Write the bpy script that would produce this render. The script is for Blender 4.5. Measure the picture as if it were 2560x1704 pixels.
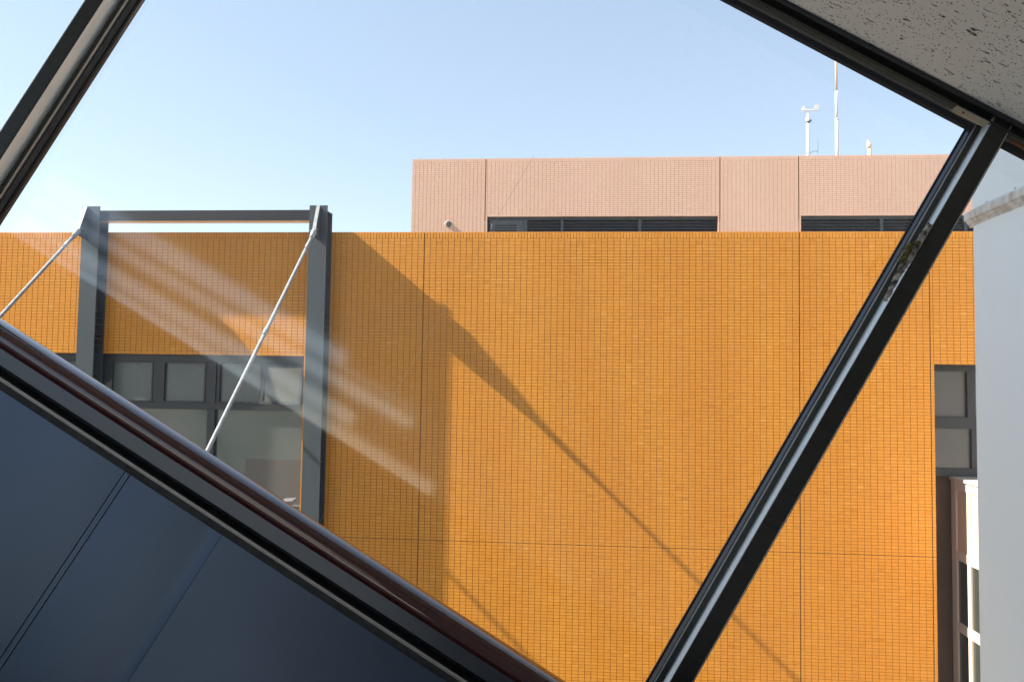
import bpy, bmesh, math, random
from mathutils import Vector, Matrix
import numpy as np
random.seed(7); rng = np.random.default_rng(7)
sc = bpy.context.scene
for o in list(bpy.data.objects): bpy.data.objects.remove(o)

# ------------------------------------------------------------------ camera
F = 1900.0; W0, H0 = 2560.0, 1704.0
YAW, PIT, ROL = math.radians(4.8712), math.radians(2.914), math.radians(0.894)
CAM = Vector((0, 0, 9.0))
fw = Vector((-math.sin(YAW)*math.cos(PIT), math.cos(YAW)*math.cos(PIT), math.sin(PIT)))
r0 = Vector((math.cos(YAW), math.sin(YAW), 0)); u0 = r0.cross(fw)
rt = r0*math.cos(ROL) + u0*math.sin(ROL); up = u0*math.cos(ROL) - r0*math.sin(ROL)
cd = bpy.data.cameras.new('camera'); cam = bpy.data.objects.new('camera', cd)
sc.collection.objects.link(cam); sc.camera = cam
cam.matrix_world = Matrix(((rt.x, up.x, -fw.x, CAM.x), (rt.y, up.y, -fw.y, CAM.y), (rt.z, up.z, -fw.z, CAM.z), (0, 0, 0, 1)))
cd.sensor_width = 36; cd.lens = F/W0*36; cd.clip_start = 0.02; cd.clip_end = 3000

def at(px, py, Y):
    """world point on the vertical plane y = Y seen at a pixel of the 2560 px photo (used for measuring)"""
    d = rt*((px-W0/2)/F) - up*((py-H0/2)/F) + fw
    return CAM + d*(Y/d.y)
A30 = math.radians(30)
TT = Vector((math.cos(A30), 0, -math.sin(A30))); PP = Vector((math.sin(A30), 0, math.cos(A30)))
def tp(px, py, Y):
    v = at(px, py, Y) - CAM
    return v.dot(TT), v.dot(PP)

# ------------------------------------------------------------------ sky, sun, exposure
D = 12.25            # plane of the orange wall
PE = 0.28            # how far the steel posts stand out from it
c0 = at(818, 517, D-PE); c1 = at(1130, 781, D)
SUN = (c1 - c0).normalized()                    # the way sunlight travels
w = bpy.data.worlds.new('World'); sc.world = w; w.use_nodes = True
nt = w.node_tree; bg = nt.nodes['Background']
sky = nt.nodes.new('ShaderNodeTexSky'); sky.sky_type = 'NISHITA'; sky.sun_disc = False
el = math.asin(-SUN.z); az = math.atan2(-SUN.x, -SUN.y)      # clockwise from +Y
sky.sun_elevation = el; sky.sun_rotation = az
sky.air_density = 0.8; sky.dust_density = 0.15; sky.ozone_density = 0.5; sky.altitude = 30
hs_ = nt.nodes.new('ShaderNodeHueSaturation'); hs_.inputs['Saturation'].default_value = 1.08
gm_ = nt.nodes.new('ShaderNodeGamma'); gm_.inputs['Gamma'].default_value = .52
nt.links.new(sky.outputs[0], gm_.inputs['Color']); nt.links.new(gm_.outputs[0], hs_.inputs['Color']); nt.links.new(hs_.outputs[0], bg.inputs[0]); bg.inputs[1].default_value = 0.15
sd = bpy.data.lights.new('sun', 'SUN'); sd.energy = 5.0; sd.angle = math.radians(0.55); sd.color = (1.0, .91, .77)
sun = bpy.data.objects.new('sun', sd); sc.collection.objects.link(sun)
sun.rotation_euler = SUN.to_track_quat('-Z', 'Y').to_euler(); sun.location = (-20, -5, 40)
sc.view_settings.view_transform = 'Standard'; sc.view_settings.look = 'None'
sc.view_settings.gamma = 1; sc.view_settings.exposure = 2.0
sc.render.engine = 'CYCLES'
sc.cycles.max_bounces = 10; sc.cycles.transparent_max_bounces = 16; sc.cycles.diffuse_bounces = 5

# ------------------------------------------------------------------ helpers
COL = sc.collection; ORG = {}
class MB:
    def __init__(s): s.v = []; s.f = []; s.sm = []; s.a = []
    def quadmesh(s, vs, fs, smooth=False, val=0.5):
        b = len(s.v); s.v += [tuple(v) for v in vs]
        for f in fs: s.f.append(tuple(b+i for i in f)); s.sm.append(smooth); s.a.append(val)
        return s
    def box(s, x0, x1, y0, y1, z0, z1, val=.5):
        vs = [(x, y, z) for z in (z0, z1) for y in (y0, y1) for x in (x0, x1)]
        return s.quadmesh(vs, [(0,2,3,1), (4,5,7,6), (0,1,5,4), (2,6,7,3), (0,4,6,2), (1,3,7,5)], val=val)
    def prism(s, prof, axis, a0, a1, smooth=False):
        """closed 2D profile extruded along an axis: 0 -> (y,z) profile, 1 -> (x,z), 2 -> (x,y)"""
        n = len(prof); vs = []
        for a in (a0, a1):
            for (u, v) in prof:
                vs.append((a, u, v) if axis == 0 else (u, a, v) if axis == 1 else (u, v, a))
        s.quadmesh(vs, [(i, (i+1) % n, n+(i+1) % n, n+i) for i in range(n)], smooth)
        s.quadmesh(vs, [tuple(range(n))[::-1], tuple(range(n, 2*n))])
        return s
    def tube(s, pts, r, n=12, caps=True, smooth=True):
        pts = [Vector(p) for p in pts]; rs = r if isinstance(r, (list, tuple)) else [r]*len(pts)
        rings = []; 
        for i, p in enumerate(pts):
            d = (pts[min(i+1, len(pts)-1)] - pts[max(i-1, 0)]).normalized()
            a = d.orthogonal().normalized() if i == 0 else (pa - d*pa.dot(d)).normalized()
            pa = a; b = d.cross(a)
            rings.append([p + (a*math.cos(2*math.pi*k/n) + b*math.sin(2*math.pi*k/n))*rs[i] for k in range(n)])
        vs = [v for r_ in rings for v in r_]
        fs = [(i*n+k, i*n+(k+1) % n, (i+1)*n+(k+1) % n, (i+1)*n+k) for i in range(len(pts)-1) for k in range(n)]
        s.quadmesh(vs, fs, smooth)
        if caps:
            s.quadmesh(rings[0], [tuple(range(n))[::-1]]); s.quadmesh(rings[-1], [tuple(range(n))])
        return s
    def lathe(s, prof, cx, cy, n=48, a0=0., a1=2*math.pi, smooth=True):
        full = abs(a1-a0-2*math.pi) < 1e-6; m = n if full else n+1
        vs = [(cx+r*math.cos(a0+(a1-a0)*k/n), cy+r*math.sin(a0+(a1-a0)*k/n), z) for (r, z) in prof for k in range(m)]
        fs = [(i*m+k, i*m+(k+1) % m, (i+1)*m+(k+1) % m, (i+1)*m+k) for i in range(len(prof)-1) for k in range(n)]
        return s.quadmesh(vs, fs, smooth)
    def build(s, name, mat, parent=None, org=None, bevel=0, fix=True):
        o_ = Vector(ORG[parent.name]) if parent is not None else Vector(org or (0, 0, 0))
        me = bpy.data.meshes.new(name)
        me.from_pydata([(v[0]-o_.x, v[1]-o_.y, v[2]-o_.z) for v in s.v], [], s.f)
        at_ = me.attributes.new('rnd', 'FLOAT', 'FACE'); at_.data.foreach_set('value', s.a)
        me.polygons.foreach_set('use_smooth', s.sm)
        if fix:
            bm = bmesh.new(); bm.from_mesh(me); bmesh.ops.remove_doubles(bm, verts=bm.verts, dist=1e-5)
            bmesh.ops.recalc_face_normals(bm, faces=bm.faces); bm.to_mesh(me); bm.free()
        me.update(); me.materials.append(mat)
        ob = bpy.data.objects.new(name, me); COL.objects.link(ob)
        if parent is not None: ob.parent = parent
        else: ob.location = o_
        ORG[ob.name] = tuple(o_)
        if bevel:
            m = ob.modifiers.new('bevel', 'BEVEL'); m.width = bevel; m.segments = 2; m.limit_method = 'ANGLE'; m.angle_limit = math.radians(40)
        return ob
def tag(o, label=None, cat=None, group=None, kind=None):
    for k, v in (('label', label), ('category', cat), ('group', group), ('kind', kind)):
        if v: o[k] = v
    return o
def empty(name, loc, label, cat, group=None, slope=False):
    o = bpy.data.objects.new(name, None); COL.objects.link(o); o.empty_display_size = .2
    if slope:     # loc in the sloping frame: x = down the slope, y = away, z = square to the slope
        R = Matrix.Rotation(A30, 4, 'Y'); o.location = CAM + R @ Vector(loc); o.rotation_euler = (0, A30, 0)
    else: o.location = loc
    ORG[o.name] = tuple(loc); return tag(o, label, cat, group)

# ------------------------------------------------------------------ materials
def mat(name, col, rough=.5, metal=0., spec=.5, noise=None, bump=None, attr=None, coat=0.):
    """noise = (scale, amount, darker colour, detail, stretch) ; bump = (scale, strength, distance)"""
    m = bpy.data.materials.new(name); m.use_nodes = True; n = m.node_tree.nodes; l = m.node_tree.links
    b = n['Principled BSDF']; b.inputs['Roughness'].default_value = rough; b.inputs['Metallic'].default_value = metal
    b.inputs['Specular IOR Level'].default_value = spec; b.inputs['Base Color'].default_value = (*col, 1)
    b.inputs['Coat Weight'].default_value = coat
    tc = n.new('ShaderNodeTexCoord'); src = None
    if attr:
        an = n.new('ShaderNodeAttribute'); an.attribute_name = 'rnd'
        r = n.new('ShaderNodeValToRGB'); l.new(an.outputs['Fac'], r.inputs[0]); cr = r.color_ramp
        while len(cr.elements) < len(attr): cr.elements.new(.5)
        for e, (p_, c_) in zip(cr.elements, attr): e.position = p_; e.color = (*c_, 1)
        src = r.outputs[0]
    if noise:
        sc_, amt, dark, det, st = noise
        mp = n.new('ShaderNodeMapping'); mp.inputs['Scale'].default_value = st; l.new(tc.outputs['Object'], mp.inputs[0])
        nz = n.new('ShaderNodeTexNoise'); nz.inputs['Scale'].default_value = sc_; nz.inputs['Detail'].default_value = det; l.new(mp.outputs[0], nz.inputs[0])
        mr = n.new('ShaderNodeMapRange'); mr.inputs[1].default_value = .38; mr.inputs[2].default_value = .68; mr.inputs[4].default_value = amt; l.new(nz.outputs[0], mr.inputs[0])
        mx = n.new('ShaderNodeMix'); mx.data_type = 'RGBA'; l.new(mr.outputs[0], mx.inputs[0])
        if src: l.new(src, mx.inputs[6])
        else: mx.inputs[6].default_value = (*col, 1)
        mx.inputs[7].default_value = (*dark, 1); src = mx.outputs[2]
        rr = n.new('ShaderNodeMapRange'); rr.inputs[3].default_value = max(rough-.08, .02); rr.inputs[4].default_value = min(rough+.12, 1); l.new(nz.outputs[0], rr.inputs[0]); l.new(rr.outputs[0], b.inputs['Roughness'])
    if src: l.new(src, b.inputs['Base Color'])
    if bump:
        nb = n.new('ShaderNodeTexNoise'); nb.inputs['Scale'].default_value = bump[0]; nb.inputs['Detail'].default_value = 5; l.new(tc.outputs['Object'], nb.inputs[0])
        bn = n.new('ShaderNodeBump'); bn.inputs['Strength'].default_value = bump[1]; bn.inputs['Distance'].default_value = bump[2]; l.new(nb.outputs[0], bn.inputs['Height']); l.new(bn.outputs[0], b.inputs['Normal'])
    return m
M = {}
ORA = [(0, (.60, .235, .024)), (.25, (.66, .265, .030)), (.6, (.70, .292, .036)), (.85, (.735, .32, .043)), (1, (.76, .35, .065))]
M['tile'] = mat('orange_tile', (.6, .25, .05), .45, spec=.3, attr=ORA, noise=(1.1, .35, (.62, .235, .027), 6, (1.6, 1, .5)), bump=(60, .15, .001))
M['mortar'] = mat('brown_mortar', (.26, .095, .018), .95, spec=.1)
M['mortar_dark'] = mat('joint_sealant', (.16, .085, .04), .9, spec=.1)
PNK = [(0, (.64, .41, .32)), (.4, (.68, .44, .345)), (.75, (.70, .465, .365)), (1, (.72, .50, .39))]
M['pink'] = mat('pink_tile', (.6, .4, .27), .5, spec=.3, attr=PNK, noise=(.8, .35, (.62, .42, .30), 5, (1, 1, 1)))
M['pmortar'] = mat('pink_mortar', (.42, .26, .18), .95, spec=.1)
M['steel'] = mat('grey_painted_steel', (.055, .072, .085), .42, spec=.4, noise=(3, .5, (.045, .06, .07), 5, (3, 3, .4)), bump=(40, .05, .0006))
M['steel_dark'] = mat('dark_painted_steel', (.010, .013, .02), .45, spec=.4)
M['galv'] = mat('pale_rod_paint', (.27, .30, .32), .38, metal=.25, noise=(14, .4, (.5, .52, .5), 4, (1, 1, 1)))
M['frame'] = mat('dark_window_frame', (.035, .042, .048), .42, spec=.4)
M['louver'] = mat('slate_louver', (.055, .07, .085), .5, spec=.35)
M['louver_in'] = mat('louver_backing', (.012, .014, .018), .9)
M['pane'] = mat('frosted_pane', (.12, .14, .14), .25, spec=.45, noise=(.9, .8, (.085, .115, .11), 2, (1, 1, 1)))
M['pane_low'] = mat('lower_pane', (.05, .095, .088), .1, spec=.7, noise=(.7, .8, (.12, .125, .115), 2, (1, 1, 1.4)))
M['pane_dark'] = mat('dark_pane', (.03, .035, .03), .06, spec=.8)
M['cream'] = mat('cream_frame', (.74, .63, .53), .5, noise=(6, .3, (.66, .53, .43), 5, (1, 1, .4)))
M['creampanel'] = mat('cream_panel', (.66, .50, .37), .6, noise=(3, .4, (.58, .42, .30), 5, (1, 1, 1)))
M['brownwall'] = mat('brown_render', (.11, .075, .055), .9, noise=(2, .6, (.07, .05, .04), 5, (1, 1, .5)))
M['roof'] = mat('grey_roof_screed', (.24, .235, .22), .9, noise=(1.5, .6, (.16, .155, .145), 8, (1, 1, 1)))
M['ground'] = mat('paving', (.34, .32, .29), .9, noise=(.4, .6, (.27, .25, .21), 8, (1, 1, 1)))
M['concrete'] = mat('shade_block_render', (.4, .36, .32), .9, noise=(.3, .5, (.3, .27, .24), 8, (1, 1, .4)))
M['white'] = mat('white_plastic', (.62, .63, .64), .4)
M['mast'] = mat('mast_paint', (.58, .57, .55), .45, noise=(3, .5, (.62, .55, .45), 4, (1, 1, .3)))
M['rust'] = mat('ochre_mast_top', (.55, .44, .30), .6)
M['beige'] = mat('beige_pipe', (.6, .48, .36), .6)
# inside the escalator tube
M['alu_dark'] = mat('dark_anodised', (.034, .040, .038), .38, spec=.45, noise=(30, .5, (.017, .018, .018), 4, (.2, 3, 3)), bump=(120, .05, .0005))
M['alu_grey'] = mat('charcoal_anodised', (.055, .065, .06), .35, spec=.5, noise=(25, .4, (.04, .048, .045), 4, (.3, 3, 3)))
M['alu_light'] = mat('pale_anodised', (.90, .95, .96), .6, metal=.9, noise=(18, .35, (.78, .84, .85), 5, (.4, 2, .5)), bump=(90, .04, .0004))
M['alu_line'] = mat('bare_aluminium', (.48, .49, .49), .4, metal=.4)
M['rubber'] = mat('black_gasket', (.012, .013, .016), .3, spec=.6, noise=(60, .8, (.03, .035, .045), 6, (1, 1, 1)), bump=(45, .3, .001))
M['gasket'] = mat('grey_gasket', (.055, .06, .07), .85, spec=.08, bump=(60, .1, .0005))
M['handrail'] = mat('oxblood_rubber', (.055, .009, .009), .10, spec=.5, coat=0., bump=(200, .01, .0001)); M['handrail'].node_tree.nodes['Principled BSDF'].inputs['IOR'].default_value = 1.85; M['handrail'].node_tree.nodes['Principled BSDF'].inputs['Coat IOR'].default_value = 1.8; M['handrail'].node_tree.nodes['Principled BSDF'].inputs['Coat Roughness'].default_value = .12
M['panel'] = mat('blue_black_steel', (.072, .110, .180), .36, metal=.5, noise=(.8, .9, (.034, .052, .088), 3, (1, 1, 1)), bump=(9, .03, .002))  # broad noise tones imitate soft reflection gradients on the panels
M['skirt'] = mat('dark_satin_steel', (.075, .09, .115), .3, metal=.8)
M['step'] = mat('step_metal', (.12, .12, .12), .5, metal=.6)
M['inner'] = mat('inner_wall_panel', (.75, .75, .72), .6)
M['clip'] = mat('cream_clip', (.50, .46, .36), .55, noise=(20, .4, (.42, .37, .28), 4, (1, 1, 1)))
M['orangeclip'] = mat('ochre_strip', (.42, .20, .05), .7)
M['moss'] = mat('moss', (.26, .25, .13), .95, noise=(70, .8, (.05, .055, .03), 6, (1, 1, 1)), bump=(150, 1, .004))
M['flake'] = mat('peeling_tape', (.62, .60, .56), .75, noise=(55, 1, (.10, .10, .095), 8, (1, 1, 1)), bump=(110, 1, .003))

def column_mat():
    m = mat('pale_blue_paint', (.82, .94, .97), .55, spec=.3, noise=(1.5, .35, (.77, .89, .92), 6, (2.5, 2.5, .25)), bump=(3, .15, .01))
    return m
M['column'] = column_mat()
M['ledge'] = mat('weathered_ledge', (.70, .74, .72), .85, noise=(9, .7, (.34, .29, .24), 9, (1.5, 1.5, .35)), bump=(30, .6, .01))

def ceiling_mat():
    m = bpy.data.materials.new('fissured_ceiling_board'); m.use_nodes = True; n = m.node_tree.nodes; l = m.node_tree.links
    b = n['Principled BSDF']; b.inputs['Roughness'].default_value = .95; b.inputs['Specular IOR Level'].default_value = .1
    tc = n.new('ShaderNodeTexCoord')
    def mapping(s):
        mp = n.new('ShaderNodeMapping'); mp.inputs['Scale'].default_value = s; l.new(tc.outputs['Object'], mp.inputs[0]); return mp.outputs[0]
    # pin holes
    vo = n.new('ShaderNodeTexVoronoi'); vo.inputs['Scale'].default_value = 150; vo.inputs['Randomness'].default_value = 1; l.new(mapping((.8, 1.2, 1)), vo.inputs[0])
    hs = n.new('ShaderNodeSeparateColor'); l.new(vo.outputs['Color'], hs.inputs[0])
    rad = n.new('ShaderNodeMath'); rad.operation = 'MULTIPLY_ADD'; l.new(hs.outputs[0], rad.inputs[0]); rad.inputs[1].default_value = .36; rad.inputs[2].default_value = .0
    on = n.new('ShaderNodeMath'); on.operation = 'GREATER_THAN'; l.new(hs.outputs[1], on.inputs[0]); on.inputs[1].default_value = .2
    r2 = n.new('ShaderNodeMath'); r2.operation = 'MULTIPLY'; l.new(rad.outputs[0], r2.inputs[0]); l.new(on.outputs[0], r2.inputs[1])
    lt = n.new('ShaderNodeMath'); lt.operation = 'LESS_THAN'; l.new(vo.outputs['Distance'], lt.inputs[0]); l.new(r2.outputs[0], lt.inputs[1])
    # long fissures
    nz = n.new('ShaderNodeTexNoise'); nz.inputs['Scale'].default_value = 1; nz.inputs['Detail'].default_value = 3; nz.inputs['Roughness'].default_value = .65; nz.inputs['Distortion'].default_value = .6; l.new(mapping((26, 85, 1)), nz.inputs[0])
    gt = n.new('ShaderNodeMath'); gt.operation = 'GREATER_THAN'; l.new(nz.outputs[0], gt.inputs[0]); gt.inputs[1].default_value = .64
    mx = n.new('ShaderNodeMath'); mx.operation = 'MAXIMUM'; l.new(lt.outputs[0], mx.inputs[0]); l.new(gt.outputs[0], mx.inputs[1])
    c = n.new('ShaderNodeMix'); c.data_type = 'RGBA'; l.new(mx.outputs[0], c.inputs[0]); c.inputs[6].default_value = (.80, .81, .79, 1); c.inputs[7].default_value = (.11, .11, .10, 1)
    l.new(c.outputs[2], b.inputs['Base Color'])
    fine = n.new('ShaderNodeTexNoise'); fine.inputs['Scale'].default_value = 260; l.new(tc.outputs['Object'], fine.inputs[0])
    h = n.new('ShaderNodeMath'); h.operation = 'MULTIPLY_ADD'; l.new(mx.outputs[0], h.inputs[0]); h.inputs[1].default_value = -1.5; l.new(fine.outputs[0], h.inputs[2])
    bn = n.new('ShaderNodeBump'); bn.inputs['Strength'].default_value = .6; bn.inputs['Distance'].default_value = .002; l.new(h.outputs[0], bn.inputs['Height']); l.new(bn.outputs[0], b.inputs['Normal'])
    return m
M['ceiling'] = ceiling_mat()

def glass_mat():
    """clear pane, with reflection streaks painted along the slope and small dirt spots"""
    m = bpy.data.materials.new('dusty_sheen_glass'); m.use_nodes = True; n = m.node_tree.nodes; l = m.node_tree.links
    n.remove(n['Principled BSDF']); out = n['Material Output']
    tr = n.new('ShaderNodeBsdfTransparent'); tr.inputs[0].default_value = (.985, .99, .985, 1)
    gl = n.new('ShaderNodeBsdfGlossy'); gl.inputs['Roughness'].default_value = .075
    lw = n.new('ShaderNodeLayerWeight'); lw.inputs[0].default_value = .5
    pw = n.new('ShaderNodeMath'); pw.operation = 'POWER'; l.new(lw.outputs['Facing'], pw.inputs[0]); pw.inputs[1].default_value = 5
    ma = n.new('ShaderNodeMath'); ma.operation = 'MULTIPLY_ADD'; l.new(pw.outputs[0], ma.inputs[0]); ma.inputs[1].default_value = .9; ma.inputs[2].default_value = .07
    s1 = n.new('ShaderNodeMixShader'); l.new(ma.outputs[0], s1.inputs[0]); l.new(tr.outputs[0], s1.inputs[1]); l.new(gl.outputs[0], s1.inputs[2])
    tc = n.new('ShaderNodeTexCoord')
    def streak(scale, st, lo, hi, det=4, rot=0.):
        mp = n.new('ShaderNodeMapping'); mp.inputs['Scale'].default_value = st; mp.inputs['Rotation'].default_value = (0, rot, 0); l.new(tc.outputs['Object'], mp.inputs[0])
        nz = n.new('ShaderNodeTexNoise'); nz.inputs['Scale'].default_value = scale; nz.inputs['Detail'].default_value = det; l.new(mp.outputs[0], nz.inputs[0])
        mr = n.new('ShaderNodeMapRange'); mr.inputs[1].default_value = lo; mr.inputs[2].default_value = hi; l.new(nz.outputs[0], mr.inputs[0]); return mr.outputs[0]
    a = streak(1, (.45, 1, 16), .47, .66, 5, math.radians(-3)); bb = streak(1, (.7, 1, 6), .42, .66, 2, math.radians(2))
    sx = n.new('ShaderNodeSeparateXYZ'); l.new(tc.outputs['Object'], sx.inputs[0])
    def ramp(val, x0, x1):
        mr = n.new('ShaderNodeMapRange'); mr.interpolation_type = 'SMOOTHSTEP'; l.new(val, mr.inputs[0]); mr.inputs[1].default_value = x0; mr.inputs[2].default_value = x1; return mr.outputs[0]
    def mul(x, y):
        q = n.new('ShaderNodeMath'); q.operation = 'MULTIPLY'
        for k, i in enumerate((x, y)):
            if isinstance(i, float): q.inputs[k].default_value = i
            else: l.new(i, q.inputs[k])
        return q.outputs[0]
    def add(x, y):
        q = n.new('ShaderNodeMath'); q.operation = 'ADD'; l.new(x, q.inputs[0])
        if isinstance(y, float): q.inputs[1].default_value = y
        else: l.new(y, q.inputs[1])
        return q.outputs[0]
    band = mul(mul(ramp(sx.outputs[0], .55, -.35), ramp(sx.outputs[2], -.78, -.60)), ramp(sx.outputs[2], -.22, -.36))
    spots = n.new('ShaderNodeTexVoronoi'); spots.inputs['Scale'].default_value = 28; l.new(tc.outputs['Object'], spots.inputs[0])
    sp = n.new('ShaderNodeMath'); sp.operation = 'LESS_THAN'; l.new(spots.outputs['Distance'], sp.inputs[0]); sp.inputs[1].default_value = .035
    sheen_and_dirt = add(mul(band, mul(add(mul(a, .9), mul(bb, .5)), .30)), mul(sp.outputs[0], .12))  # painted streaks imitating interior reflections, plus small dirt spots
    sheen_and_dirt = add(sheen_and_dirt, .006)
    df = n.new('ShaderNodeBsdfTranslucent'); df.inputs[0].default_value = (.85, .8, .85, 1)
    s2 = n.new('ShaderNodeMixShader'); l.new(sheen_and_dirt, s2.inputs[0]); l.new(s1.outputs[0], s2.inputs[1]); l.new(df.outputs[0], s2.inputs[2])
    l.new(s2.outputs[0], out.inputs[0]); return m
M['glass'] = glass_mat()

# ================================================================== SETTING
GZ = 0.0
g = MB().box(-600, 600, -600, 600, GZ-.5, GZ).build('ground', M['ground']); tag(g, kind='structure')

# ------------------------------------------------------------------ tiled walls, every tile with its own face
def tiles(x0, x1, z0, z1, Y, tw=.1, th=.05, gap=.0067, gz_=.0055, dep=.0022, holes=(), tilt=.003, und=.00035, fromtop=True):
    """grid of separate tiles; columns start at x1 going left, rows start at z1 going down"""
    ncol = int(math.ceil((x1-x0)/tw)); nrow = int(math.ceil((z1-z0)/th))
    ci, ri = np.meshgrid(np.arange(ncol), np.arange(nrow)); ci = ci.ravel(); ri = ri.ravel()
    xb = x1-ci*tw; xa = np.maximum(xb-tw, x0); zb = z1-ri*th; za = np.maximum(zb-th, z0)
    keep = ((xb-xa) > .012) & ((zb-za) > .012)
    for (hx0, hx1, hz0, hz1) in holes:
        xm = (xa+xb)/2; zm = (za+zb)/2
        keep &= ~((xm > hx0) & (xm < hx1) & (zm > hz0) & (zm < hz1))
    xa, xb, za, zb = xa[keep], xb[keep], za[keep], zb[keep]
    n = len(xa); g2 = gap/2; g3 = gz_/2; ch = .0007
    j = rng.normal(0, .0004, n)
    X0, X1, Z0, Z1 = xa+g2+j, xb-g2+j, za+g3, zb-g3
    V = np.zeros((n, 8, 3)); cx_, cz_ = (X0+X1)/2, (Z0+Z1)/2
    sxt = rng.normal(0, tilt, n); szt = rng.normal(0, tilt*.5, n); off = rng.normal(0, .00015, n)
    def wav(x, z):
        return und*(np.sin(x*5.1+.9*np.sin(z*.9)) + .8*np.sin(x*2.3+z*.35+1) + .5*np.sin(z*3.1+x*.4) + .35*np.sin(x*11.3+z*.6))
    for k, (sx_, sz_) in enumerate(((0, 0), (1, 0), (1, 1), (0, 1))):
        x = np.where(sx_, X1, X0); z = np.where(sz_, Z1, Z0)
        yy = Y + wav(x, z) + (x-cx_)*sxt + (z-cz_)*szt + off
        V[:, k] = np.stack([x+(ch if not sx_ else -ch), yy, z+(ch if not sz_ else -ch)], 1)
        V[:, 4+k] = np.stack([x, np.full(n, Y+dep+.0015)+wav(x, z), z], 1)
    b = (np.arange(n)*8)[:, None]
    fs = np.concatenate([b+np.array(q) for q in ((0,1,2,3), (4,5,1,0), (5,6,2,1), (6,7,3,2), (7,4,0,3))], 0)
    rnd = np.clip(np.where(rng.random(n) < .03, rng.random(n), rng.beta(3, 3, n)*.6+.2) + .10*np.sin(cx_*3.3+cz_*.5), 0, 1)
    return V.reshape(-1, 3), fs, np.tile(rnd, 5)
def tile_object(name, parts, material, parent):
    o_ = Vector(ORG[parent.name]); vs = []; fs = []; rn = []; b = 0
    for V, f_, r_ in parts: vs.append(V); fs.append(f_+b); rn.append(r_); b += len(V)
    V = np.concatenate(vs) - np.array(o_); f_ = np.concatenate(fs); r_ = np.concatenate(rn)
    me = bpy.data.meshes.new(name)
    me.vertices.add(len(V)); me.vertices.foreach_set('co', V.ravel())
    me.loops.add(f_.size); me.loops.foreach_set('vertex_index', f_.ravel().astype(np.int32))
    me.polygons.add(len(f_)); me.polygons.foreach_set('loop_start', (np.arange(len(f_))*4).astype(np.int32))
    me.polygons.foreach_set('use_smooth', [False]*len(f_)); me.update(calc_edges=True); me.validate()
    a = me.attributes.new('rnd', 'FLOAT', 'FACE'); a.data.foreach_set('value', r_.astype(np.float32))
    me.materials.append(material)
    ob = bpy.data.objects.new(name, me); COL.objects.link(ob); ob.parent = parent; ORG[ob.name] = tuple(o_); return ob

ZT = at(1300, 580.5, D).z                   # top of the orange wall
XJ = [at(1056, 850, D).x, at(1999, 800, D).x, at(2325, 800, D).x]
ZJ = at(1700, 1372, D).z
WX0, WX1, WZ0 = -12.0, 8.8, 3.0
ZTg = ZT-.1
LWX = at(756.5, 1000, D).x; LWZ = at(500, 886, D).z        # right edge / head of the left window band
RWX = at(2337, 1000, D).x; RWZ = at(2390, 911, D).z        # left edge / head of the right opening
LWZ = ZTg-round((ZTg-LWZ)/.05)*.05; RWZ = ZTg-round((ZTg-RWZ)/.05)*.05; ZJ = ZTg-round((ZTg-ZJ)/.05)*.05
LBX = -12.0; LWB = ZT-6.2
holes = [(-20, LWX, LWB, LWZ), (RWX, 20, -5, RWZ)]
ob_ = empty('orange_tiled_building', (0, D+4, GZ), 'building clad in small orange tiles behind the two grey steel posts', 'building')
SJ = .011
zs = ZT-.1
T_ = []
edges = [WX0]+XJ+[WX1]
for i in range(4):
    a, b = edges[i]+(SJ/2 if i else 0), edges[i+1]-(SJ/2 if i < 3 else 0)
    T_.append(tiles(a, b, zs, ZT, D, tw=.05, th=.1, tilt=.006, holes=holes))
    if i == 0: hs = [(-20, LWX, LWB, LWZ)]
    else: hs = holes
    # keep whole tiles against the openings
    if i == 0:
        T_.append(tiles(a, b, LWZ, zs, D, holes=())); T_.append(tiles(LWX, b, ZJ+.003, LWZ, D)); T_.append(tiles(LWX, b, WZ0, ZJ-.003, D))
        T_.append(tiles(a, LWX, WZ0, LWB, D))
    elif i == 3:
        T_.append(tiles(a, b, RWZ, zs, D)); 
    elif i == 2:
        T_.append(tiles(a, b, RWZ, zs, D)); T_.append(tiles(a, min(b, RWX), ZJ+.003, RWZ, D)); T_.append(tiles(a, min(b, RWX), WZ0, ZJ-.003, D))
    else:
        T_.append(tiles(a, b, ZJ+.003, zs, D)); T_.append(tiles(a, b, WZ0, ZJ-.003, D))
if RWX > XJ[2]: T_.append(tiles(XJ[2]+SJ/2, RWX, ZJ+.003, RWZ, D)); T_.append(tiles(XJ[2]+SJ/2, RWX, WZ0, ZJ-.003, D))
tw_ = tile_object('tile_cladding', T_, M['tile'], ob_)
# solid wall behind the tiles: thickness .28, openings left open
B = D+.0045; th_ = .3
mb = MB()
mb.box(WX0, WX1, B, B+th_, LWZ+.006, ZT-.008)
mb.box(LWX+.004, RWX-.004, B, B+th_, GZ, LWZ+.006) if LWZ < RWZ else None
mb.box(WX0, LWX+.004, B, B+th_, GZ, LWB)
if RWZ < LWZ: mb.box(RWX-.004, WX1, B, B+th_, RWZ+.006, LWZ+.006)
if not LWZ < RWZ: mb.box(LWX+.004, RWX-.004, B, B+th_, GZ, LWZ+.006)
mb.build('wall', M['mortar'], ob_)
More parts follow.
